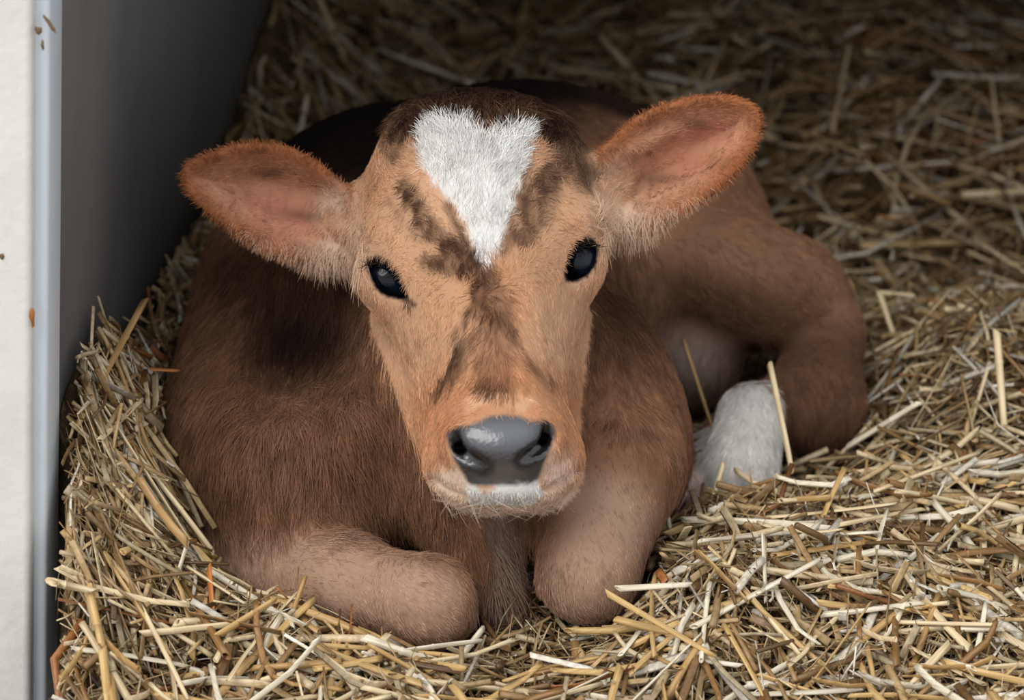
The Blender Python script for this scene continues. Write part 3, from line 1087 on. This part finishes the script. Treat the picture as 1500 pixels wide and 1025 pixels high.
PAL = [(lin((214, 194, 158)), .26), (lin((190, 162, 118)), .30), (lin((160, 128, 86)), .22), (lin((126, 96, 62)), .12), (lin((236, 228, 212)), .08), (lin((166, 108, 62)), .02)]
PC = np.array([p[0] for p in PAL])
PW = np.array([p[1] for p in PAL])
PW /= PW.sum()


def stalk_paths(n, x0, x1, y0, y1, lmin, lmax, lift_sd, zlo, zhi, seed, keepout=0.004):
    """n curved stalks lying on the bedding, clear of the calf and walls: (n,4,3) points"""
    g = np.random.default_rng(seed)
    out = []
    have = 0
    while have < n:
        m = int((n - have) * 1.7) + 50
        X = g.uniform(x0, x1, m)
        Y = g.uniform(y0, y1, m)
        L = lmin + (lmax - lmin) * g.random(m) ** 1.7
        az = g.uniform(0, 2 * math.pi, m)
        el = g.normal(0, lift_sd, m)
        dx, dy = np.cos(az) * np.cos(el), np.sin(az) * np.cos(el)
        P = np.zeros((m, 4, 3))
        bend = g.normal(0, 0.22, m)
        kink = np.where(g.random(m) < 0.22, g.normal(0, 0.8, m), 0)
        off = g.uniform(zlo, zhi, m)
        for k, t in enumerate((-0.5, -0.17, 0.17, 0.5)):
            q = t * L
            b2 = bend * (t * t) * L * 4 * 0.25 + kink * np.maximum(t - 0.17, 0) * L
            P[:, k, 0] = X + dx * q - dy * b2
            P[:, k, 1] = Y + dy * q + dx * b2
        hz = height(P[:, :, 0], P[:, :, 1])
        # a stalk is stiff: lay it on the highest support, follow the slope
        z0, z1 = hz[:, 0], hz[:, 3]
        zc = hz.mean(1)
        for k, t in enumerate((-0.5, -0.17, 0.17, 0.5)):
            P[:, k, 2] = zc + (z1 - z0) * t * 0.8 + off + np.sin(el) * L * t
        fine = P[:, [0, 0, 1, 1, 2, 2, 3]].copy()
        fine[:, 1] = (P[:, 0] + P[:, 1]) / 2
        fine[:, 3] = (P[:, 1] + P[:, 2]) / 2
        fine[:, 5] = (P[:, 2] + P[:, 3]) / 2
        d = sdf(from_world(fine.reshape(-1, 3))).reshape(m, 7).min(1)
        okw = (P[:, :, 0] - wall_x(P[:, :, 1], P[:, :, 2])) > 0.007 + 0.12 * np.maximum(YF - P[:, :, 1], 0)
        keep = (d > keepout) & okw.all(1)
        out.append(P[keep])
        have += keep.sum()
    return np.concatenate(out)[:n]


def tubes(P, rad, flat, sides, g):
    """build stalk tubes around (n,k,3) paths -> verts, quads"""
    n, k, _ = P.shape
    T = np.gradient(P, axis=1)
    T /= np.linalg.norm(T, axis=2, keepdims=True) + 1e-9
    ref = g.normal(0, 1, (n, 1, 3))
    A = np.cross(T, ref)
    A /= np.linalg.norm(A, axis=2, keepdims=True) + 1e-9
    B = np.cross(T, A)
    th = np.arange(sides) * 2 * math.pi / sides
    r = rad[:, None, None, None] * np.ones((n, k, 1, 1))
    ring = A[:, :, None] * np.cos(th)[None, None, :, None] * r + B[:, :, None] * np.sin(th)[None, None, :, None] * r * flat[:, None, None, None]
    Vt = P[:, :, None] + ring
    base = (np.arange(n) * k * sides)[:, None, None]
    i = np.arange(k - 1)[None, :, None] * sides
    j = np.arange(sides)[None, None]
    a = base + i + j
    b_ = base + i + (j + 1) % sides
    q = np.stack([a, b_, b_ + sides, a + sides], -1).reshape(-1, 4)
    caps = []
    if sides == 4:
        e0 = base[:, 0] + np.arange(4)[::-1][None]
        e1 = base[:, 0] + (k - 1) * 4 + np.arange(4)[None]
        q = np.concatenate([q, e0, e1])
    elif sides == 6:
        h = [(5, 4, 3, 2), (5, 2, 1, 0)]
        e = [base[:, 0] + np.array(c)[None] for c in h] + [base[:, 0] + (k - 1) * 6 + np.array(c[::-1])[None] for c in h]
        q = np.concatenate([q] + e)
    return Vt.reshape(-1, 3), q


def in_view(P, margin=60):
    f = from_world(P)
    x, y = pix(f)
    return ((x > -margin) & (x < 1500 + margin) & (y > -margin) & (y < 1025 + margin)).any(1)


sets = []
# x0,x1,y0,y1, count, lmin,lmax, lift, zlo,zhi, radius range
for i, (x0, x1, ya, yb, n, l0, l1, lift, zlo, zhi, r0, r1) in enumerate((
    (-0.295, 0.42, -0.30, 0.12, 6500, 0.012, 0.080, 0.34, -0.026, 0.006, 0.0005, 0.0024),
    (-0.295, 0.42, -0.30, 0.12, 2400, 0.025, 0.100, 0.26, -0.014, 0.008, 0.0012, 0.0030),
    (-0.295, 0.42, -0.30, 0.12, 6500, 0.008, 0.045, 0.50, -0.012, 0.008, 0.00025, 0.0008),
    (-0.285, -0.215, -0.13, 0.55, 1100, 0.010, 0.075, 0.45, -0.012, 0.012, 0.0005, 0.0022),
    (-0.28, 0.60, 0.10, 0.60, 6500, 0.02, 0.11, 0.30, -0.020, 0.010, 0.0006, 0.0024),
    (-0.26, 0.90, 0.60, 2.05, 8500, 0.03, 0.15, 0.32, -0.018, 0.014, 0.0008, 0.0026),
)):
    P = stalk_paths(n, x0, x1, ya, yb, l0, l1, lift, zlo, zhi, 100 + i)
    g = np.random.default_rng(200 + i)
    rad = r0 + (r1 - r0) * g.random(len(P)) ** 1.5
    flat = g.choice((0.08, 0.2, 0.4, 0.85), len(P))
    ns = 4 if i > 3 else 6
    rad = np.where(flat < 0.3, rad * 1.3, rad)
    Vt, q = tubes(P, rad, flat, ns, g)
    cc = PC[g.choice(len(PC), len(P), p=PW)] * g.uniform(0.5, 1.12, (len(P), 1))
    sets.append((Vt, q, np.repeat(cc, 4 * ns, 0)))
off = 0
VV, QQ, CC = [], [], []
for Vt, q, c in sets:
    VV.append(Vt)
    QQ.append(q + off)
    CC.append(c)
    off += len(Vt)
me = mesh_np('straw_bedding', np.concatenate(VV), np.concatenate(QQ), M_bed, smooth=True)
vcolor(me, 'stalk_color', np.concatenate(CC))
so = link('straw_bedding', me)
tag(so, 'deep golden-brown loose straw bedding covering the floor around the calf', 'straw', kind='stuff')

# ---------------------------------------- single stalks that can be picked out
def stalk_mesh(name, L, r, bend, kink, flat, seed, kink_at=0.5, taper=0.85):
    """one stalk along +X from the origin: hollow tube with a joint and slanted cut ends"""
    g = random.Random(seed)
    sides, k = 8, 9
    node = g.choice((0.3, 0.62, 0.75))
    Vs = []
    ts = [0, 0.12, 0.28, node - 0.012, node, node + 0.012, 0.80, 0.92, 1.0]
    ts = sorted(ts)
    rings = []
    for t in ts:
        x = L * t
        y = bend * L * 4 * t * (1 - t)
        if t > kink_at:
            y += math.tan(kink) * (t - kink_at) * L
        rr = r * (1 + (taper - 1) * t) * (1.22 if abs(t - node) < 1e-6 else 1.0)
        sl = 0.0
        rings.append((x, y, rr))
    for i, (x, y, rr) in enumerate(rings):
        for s in range(sides):
            a_ = 2 * math.pi * s / sides
            cut = 0.0
            if i == 0:
                cut = -0.9 * rr * math.cos(a_)
            if i == len(rings) - 1:
                cut = 1.1 * rr * math.sin(a_ + 0.7)
            Vs.append((x + cut, y + rr * math.cos(a_), rr * math.sin(a_) * flat))
    Fs = []
    nr = len(rings)
    for i in range(nr - 1):
        for s in range(sides):
            a_, b_ = i * sides + s, i * sides + (s + 1) % sides
            Fs.append((a_, b_, b_ + sides, a_ + sides))
    # hollow ends: inset ring pushed inwards, closed
    for end, src, sg in ((0, 0, 1), (1, (nr - 1) * sides, -1)):
        b0 = len(Vs)
        cx, cy, rr = rings[0] if end == 0 else rings[-1]
        for s in range(sides):
            v = Vs[src + s]
            Vs.append((v[0], cy + (v[1] - cy) * 0.7, v[2] * 0.7))
        b1 = len(Vs)
        for s in range(sides):
            v = Vs[b0 + s]
            Vs.append((v[0] + sg * 2.2 * rr, v[1], v[2]))
        for s in range(sides):
            s2 = (s + 1) % sides
            f1 = (src + s2, src + s, b0 + s, b0 + s2)
            f2 = (b0 + s2, b0 + s, b1 + s, b1 + s2)
            Fs += [f1, f2] if end == 0 else [f1[::-1], f2[::-1]]
        for s in (0, 2, 4):
            q = (b1, b1 + s + 1, b1 + s + 2, b1 + (s + 3) % sides) if s < 4 else (b1, b1 + 5, b1 + 6, b1 + 7)
            if len(set(q)) == 4:
                Fs.append(q)
    return mesh_np(name, np.array(Vs), np.array(Fs), M_stalk)


def place(o, p0, p1, roll):
    p0, p1 = Vector(p0), Vector(p1)
    d = p1 - p0
    q = d.to_track_quat('X', 'Z')
    o.matrix_world = Matrix.Translation(p0) @ q.to_matrix().to_4x4() @ Matrix.Rotation(roll, 4, 'X')
    return d.length


CREAM, PALE, GOLD, TAN, BROWN, RUST = (232, 222, 200), (226, 206, 168), (206, 172, 116), (186, 150, 98), (150, 112, 68), (188, 118, 62)


def bed_hit(px, py, dz=0.0):
    """where the view through a pixel of the photograph meets the bedding, raised by dz"""
    d = to_world(Q(px, py, 0.0)) - CAM
    ts = np.linspace(0.75, 1.9, 600)
    Pp = CAM + ts[:, None] * d
    hh = Pp[:, 2] - (height(Pp[:, 0], Pp[:, 1]) + dz)
    i = np.argmax(hh < 0)
    return Pp[i]


def pts_at(px, py, w):
    return to_world(Q(px, py, w))


HERO = [  # (photo end, photo end, radius m, colour, label, heights or depths, bend, kink, flat)
    ((1016, 918), (1200, 820), .0022, CREAM, 'long white straw slanting up, its tip forked, right of the folded knee', ('h', .016, .026), .0, .0, .8),
    ((870, 955), (1085, 975), .0020, CREAM, 'long pale straw lying nearly level below the folded knee', ('h', .012, .014), .02, .0, .8),
    ((905, 862), (1010, 856), .0022, CREAM, 'short white straw lying level against the base of the folded knee', ('w', -.066, -.060), .0, .0, .8),
    ((888, 868), (1045, 960), .0020, GOLD, 'golden straw crossing in front of the folded knee, sloping down', ('w', -.068, -.076), .0, .0, .6),
    ((664, 976), (706, 922), .0024, CREAM, 'short white straw propped up between the two front knees', ('h', .006, .02), .0, .0, .8),
    ((1128, 535), (1160, 690), .0026, PALE, 'thick upright straw leaning across the white hind sock', ('w', .150, .130), .01, .0, .8),
    ((1002, 500), (1048, 640), .0018, TAN, 'thin tan straw leaning on the belly above the white sock', ('w', .262, .236), .0, .0, .8),
    ((1030, 738), (1150, 698), .0022, BROWN, 'dull brown straw lying across the foot of the white sock', ('w', .118, .13), .02, .0, .8),
    ((1060, 680), (1046, 726), .0020, PALE, 'short pale straw standing before the white sock', ('w', .118, .112), .0, .0, .6),
    ((1245, 412), (1256, 486), .0028, GOLD, 'short golden straw standing upright beside the haunch', ('b', .02, 0), .0, .0, .6),
    ((1256, 486), (1335, 497), .0026, GOLD, 'golden straw pointing level away from the haunch', ('h', .008, .008), .0, .0, .6),
    ((1288, 428), (1314, 505), .0024, PALE, 'pale straw folded downward near the haunch', ('b', .02, 0), .0, .0, .7),
    ((1288, 428), (1340, 433), .0022, PALE, 'short pale straw resting level atop a folded one by the haunch', ('fold', 0, 0), .0, .0, .7),
    ((1460, 484), (1472, 640), .0030, PALE, 'tall thick pale straw standing upright at the frame edge', ('b', .03, 0), .0, .0, .8),
    ((1240, 655), (1345, 590), .0022, CREAM, 'long pale straw slanting up behind the white sock', ('h', .012, .03), .0, .0, .7),
    ((1450, 530), (1422, 622), .0018, PALE, 'thin pale straw leaning upright beside the tall thick one', ('b', .03, 0), .0, .0, .8),
    ((258, 848), (276, 790), .0022, CREAM, 'lower half of the bent pale straw at the calf shoulder', ('h', .010, .022), .0, .0, .6),
    ((274, 795), (205, 702), .0030, TAN, 'broad tan straw arching down against the calf shoulder', ('h', .022, .022), .04, .0, .45),
    ((130, 860), (150, 948), .0034, GOLD, 'thick jointed golden straw standing at the front beside the edge strip', ('h', .03, .018), .0, .0, .75),
    ((150, 950), (160, 1040), .0032, GOLD, 'thick golden straw below the jointed one at the frame bottom', ('h', .02, .014), .0, .0, .75),
    ((76, 852), (138, 866), .0042, PALE, 'very thick pale straw lying level against the edge strip', ('h', .04, .036), .0, .0, .6),
    ((212, 440), (112, 625), .0026, TAN, 'long dull straw leaning diagonally against the dark wall', ('b', .12, 0), .0, .0, .6),
    ((130, 538), (262, 543), .0018, RUST, 'thin rusty straw lying level between dark wall and calf', ('w', .08, .1), .01, .0, .6),
    ((145, 645), (208, 585), .0020, PALE, 'grey pale straw slanting up behind the left straw pile', ('h', .012, .02), .0, .0, .6),
    ((306, 830), (312, 905), .0026, RUST, 'short rust-orange straw sliver standing before the folded foreleg', ('b', .02, 0), .0, .0, .35),
    ((446, 848), (418, 928), .0022, TAN, 'tan straw standing up against the folded foreleg', ('b', .02, 0), .0, .0, .7),
    ((208, 928), (360, 912), .0024, PALE, 'long split pale straw lying level before the folded foreleg', ('h', .012, .012), .0, .0, .5),
    ((320, 930), (400, 880), .0030, GOLD, 'broad golden straw slanting toward the folded foreleg', ('h', .016, .02), .0, .0, .5),
    ((1118, 785), (1122, 880), .0022, CREAM, 'white straw sliver standing upright in the right foreground', ('b', .02, 0), .0, .0, .5),
    ((976, 742), (984, 788), .0020, CREAM, 'tiny white straw standing beside the foreleg', ('b', .01, 0), .0, .0, .6),
    ((1280, 720), (1430, 664), .0026, PALE, 'thick pale straw slanting up on the right straw bank', ('h', .012, .02), .0, .0, .6),
    ((1365, 668), (1430, 728), .0024, PALE, 'pale straw sloping down on the right straw bank', ('h', .02, .012), .0, .0, .6),
    ((1230, 768), (1352, 745), .0020, PALE, 'thin pale straw lying level on the right straw bank', ('h', .014, .016), .0, .0, .7),
    ((1205, 900), (1350, 882), .0022, CREAM, 'pale straw with a white end lying in the right foreground', ('h', .012, .012), .01, .0, .7),
    ((1400, 920), (1466, 920), .0024, CREAM, 'short white straw lying level in the lower right corner', ('h', .012, .012), .0, .0, .7),
    ((450, 140), (438, 200), .0034, CREAM, 'blurred white straw standing behind the calf beside the dark wall', ('b', .03, 0), .0, .0, .6),
    ((1245, 60), (1220, 190), .0030, PALE, 'long blurred grey straw crossing another on the rear bank', ('h', .03, .03), .0, .0, .6),
]
stalk_no = 0
VERBOSE = False
for i, (e0, e1, r, c, lab, hw, bend, kink, flat) in enumerate(HERO):
    if hw[0] == 'h':
        p0, p1 = bed_hit(*e0, hw[1]), bed_hit(*e1, hw[2])
    elif hw[0] == 'fold':      # rests on the tip of the stalk before it
        p0 = prev0
        p1 = pts_at(*e1, from_world(p0)[2] + 0.01)
    elif hw[0] == 'b':      # second end stands on the bed, first end leans by hw[1]
        p1 = bed_hit(*e1, 0.002)
        wb_ = from_world(p1)[2]
        p0 = pts_at(*e0, wb_ + hw[1])
    else:
        p0, p1 = pts_at(*e0, hw[1]), pts_at(*e1, hw[2])
    prev0 = p0
    L = float(np.linalg.norm(p1 - p0))
    me = stalk_mesh('straw', L, r, bend, kink, flat, 500 + i)
    o = link('straw', me)
    place(o, p0, p1, 0.3 * i)
    if VERBOSE:
        seg = p0 + (p1 - p0) * np.linspace(0, 1, 12)[:, None]
        print('HERO', i, lab[:50], np.round(from_world(p0)[2], 3), np.round(from_world(p1)[2], 3), 'L', round(L, 3), 'clear', np.round(sdf(from_world(seg)).min(), 4), 'above', np.round((seg[:, 2] - height(seg[:, 0], seg[:, 1])), 3)[[0, 6, 11]], 'wall', np.round((seg[:, 0] - wall_x(seg[:, 1], seg[:, 2])).min(), 3))
    o.color = lin4(c)
    tag(o, lab, 'straw', 'loose straw stalks on the bedding')
    stalk_no += 1

VAR, VAR_R = [], []
for i in range(26):
    g = random.Random(900 + i)
    kink = g.choice((0, 0, 0, 0, 0.35, -0.3))
    rv = g.uniform(.0017, .0031)
    VAR_R.append(rv)
    VAR.append(stalk_mesh('straw', 0.10, rv, g.gauss(0, .02), kink, g.choice((.35, .5, .8, .9)), 900 + i, g.uniform(.4, .7)))

LAND = [(100, 660, 'high against the dark wall'), (150, 780, 'beside the pale edge strip'), (150, 960, 'in the lower corner by the edge strip'), (300, 880, 'below the calf shoulder'),
        (330, 980, 'at the bottom below the bent foreleg'), (480, 960, 'in front of the bent foreleg'), (640, 1000, 'at the bottom below the two knees'), (760, 930, 'between and before the two knees'),
        (880, 1000, 'at the bottom below the forward knee'), (940, 900, 'beside the forward knee'), (1060, 800, 'before the white sock'), (1060, 960, 'in the right foreground below the white straw'),
        (1220, 700, 'on the bank beside the white sock'), (1220, 840, 'midway on the right bedding'), (1240, 980, 'at the bottom of the right bedding'), (1400, 600, 'below the tall upright straw'),
        (1420, 740, 'on the bank at the frame edge'), (1420, 860, 'on the lower bank at the frame edge'), (1430, 980, 'in the lower right corner')]
LOOK = [(CREAM, 'white'), (PALE, 'pale'), (GOLD, 'golden'), (TAN, 'tan'), (BROWN, 'brown')]
NEED = 300 - stalk_no
cand = stalk_paths(900, -0.34, 0.40, -0.34, 0.14, 0.04, 0.10, 0.20, 0.003, 0.010, 77, 0.006)
cand = cand[in_view(cand, -5)]
# those that show largest come first
fx, fy = pix(from_world(cand))
size = np.hypot(fx[:, 3] - fx[:, 0], fy[:, 3] - fy[:, 0])
cand = cand[np.argsort(-size)][:NEED]
for i, P in enumerate(cand):
    g = random.Random(3000 + i)
    f = from_world(P)
    x, y = pix(f)
    mx, my = x.mean(), y.mean()
    li = g.choices(range(5), (.2, .3, .28, .14, .08))[0]
    (c, word) = LOOK[li]
    vi = g.randrange(len(VAR))
    where = None
    for lx, ly, words in LAND:
        dd = math.hypot((mx - lx) / 1.3, my - ly)
        if where is None or dd < where[0]:
            where = (dd, words)
    where = where[1]
    sl = math.degrees(math.atan2(-(y[3] - y[0]), x[3] - x[0]))
    sl = (sl + 90) % 180 - 90
    pose = 'level' if abs(sl) < 14 else 'rightward-rising' if 0 < sl < 62 else 'rightward-falling' if -62 < sl < 0 else 'upright-looking'
    px_len = float(np.hypot(x[3] - x[0], y[3] - y[0]))
    ln = 'long' if px_len > 165 else 'short' if px_len < 125 else ''
    o = link('straw', VAR[vi])
    L = place(o, P[0], P[3], g.uniform(0, 6.28))
    o.scale = (L / 0.10, 1, 1)
    o.color = tuple(float(v) for v in lin(c) * g.uniform(.8, 1.08)) + (1.0,)
    tag(o, ' '.join(('%s %s %s straw stalk %s' % (ln + ' ' + ('thick' if VAR_R[vi] > .0026 else 'thin' if VAR_R[vi] < .0021 else ''), word, pose, where)).split()), 'straw', 'loose straw stalks %s' % where)
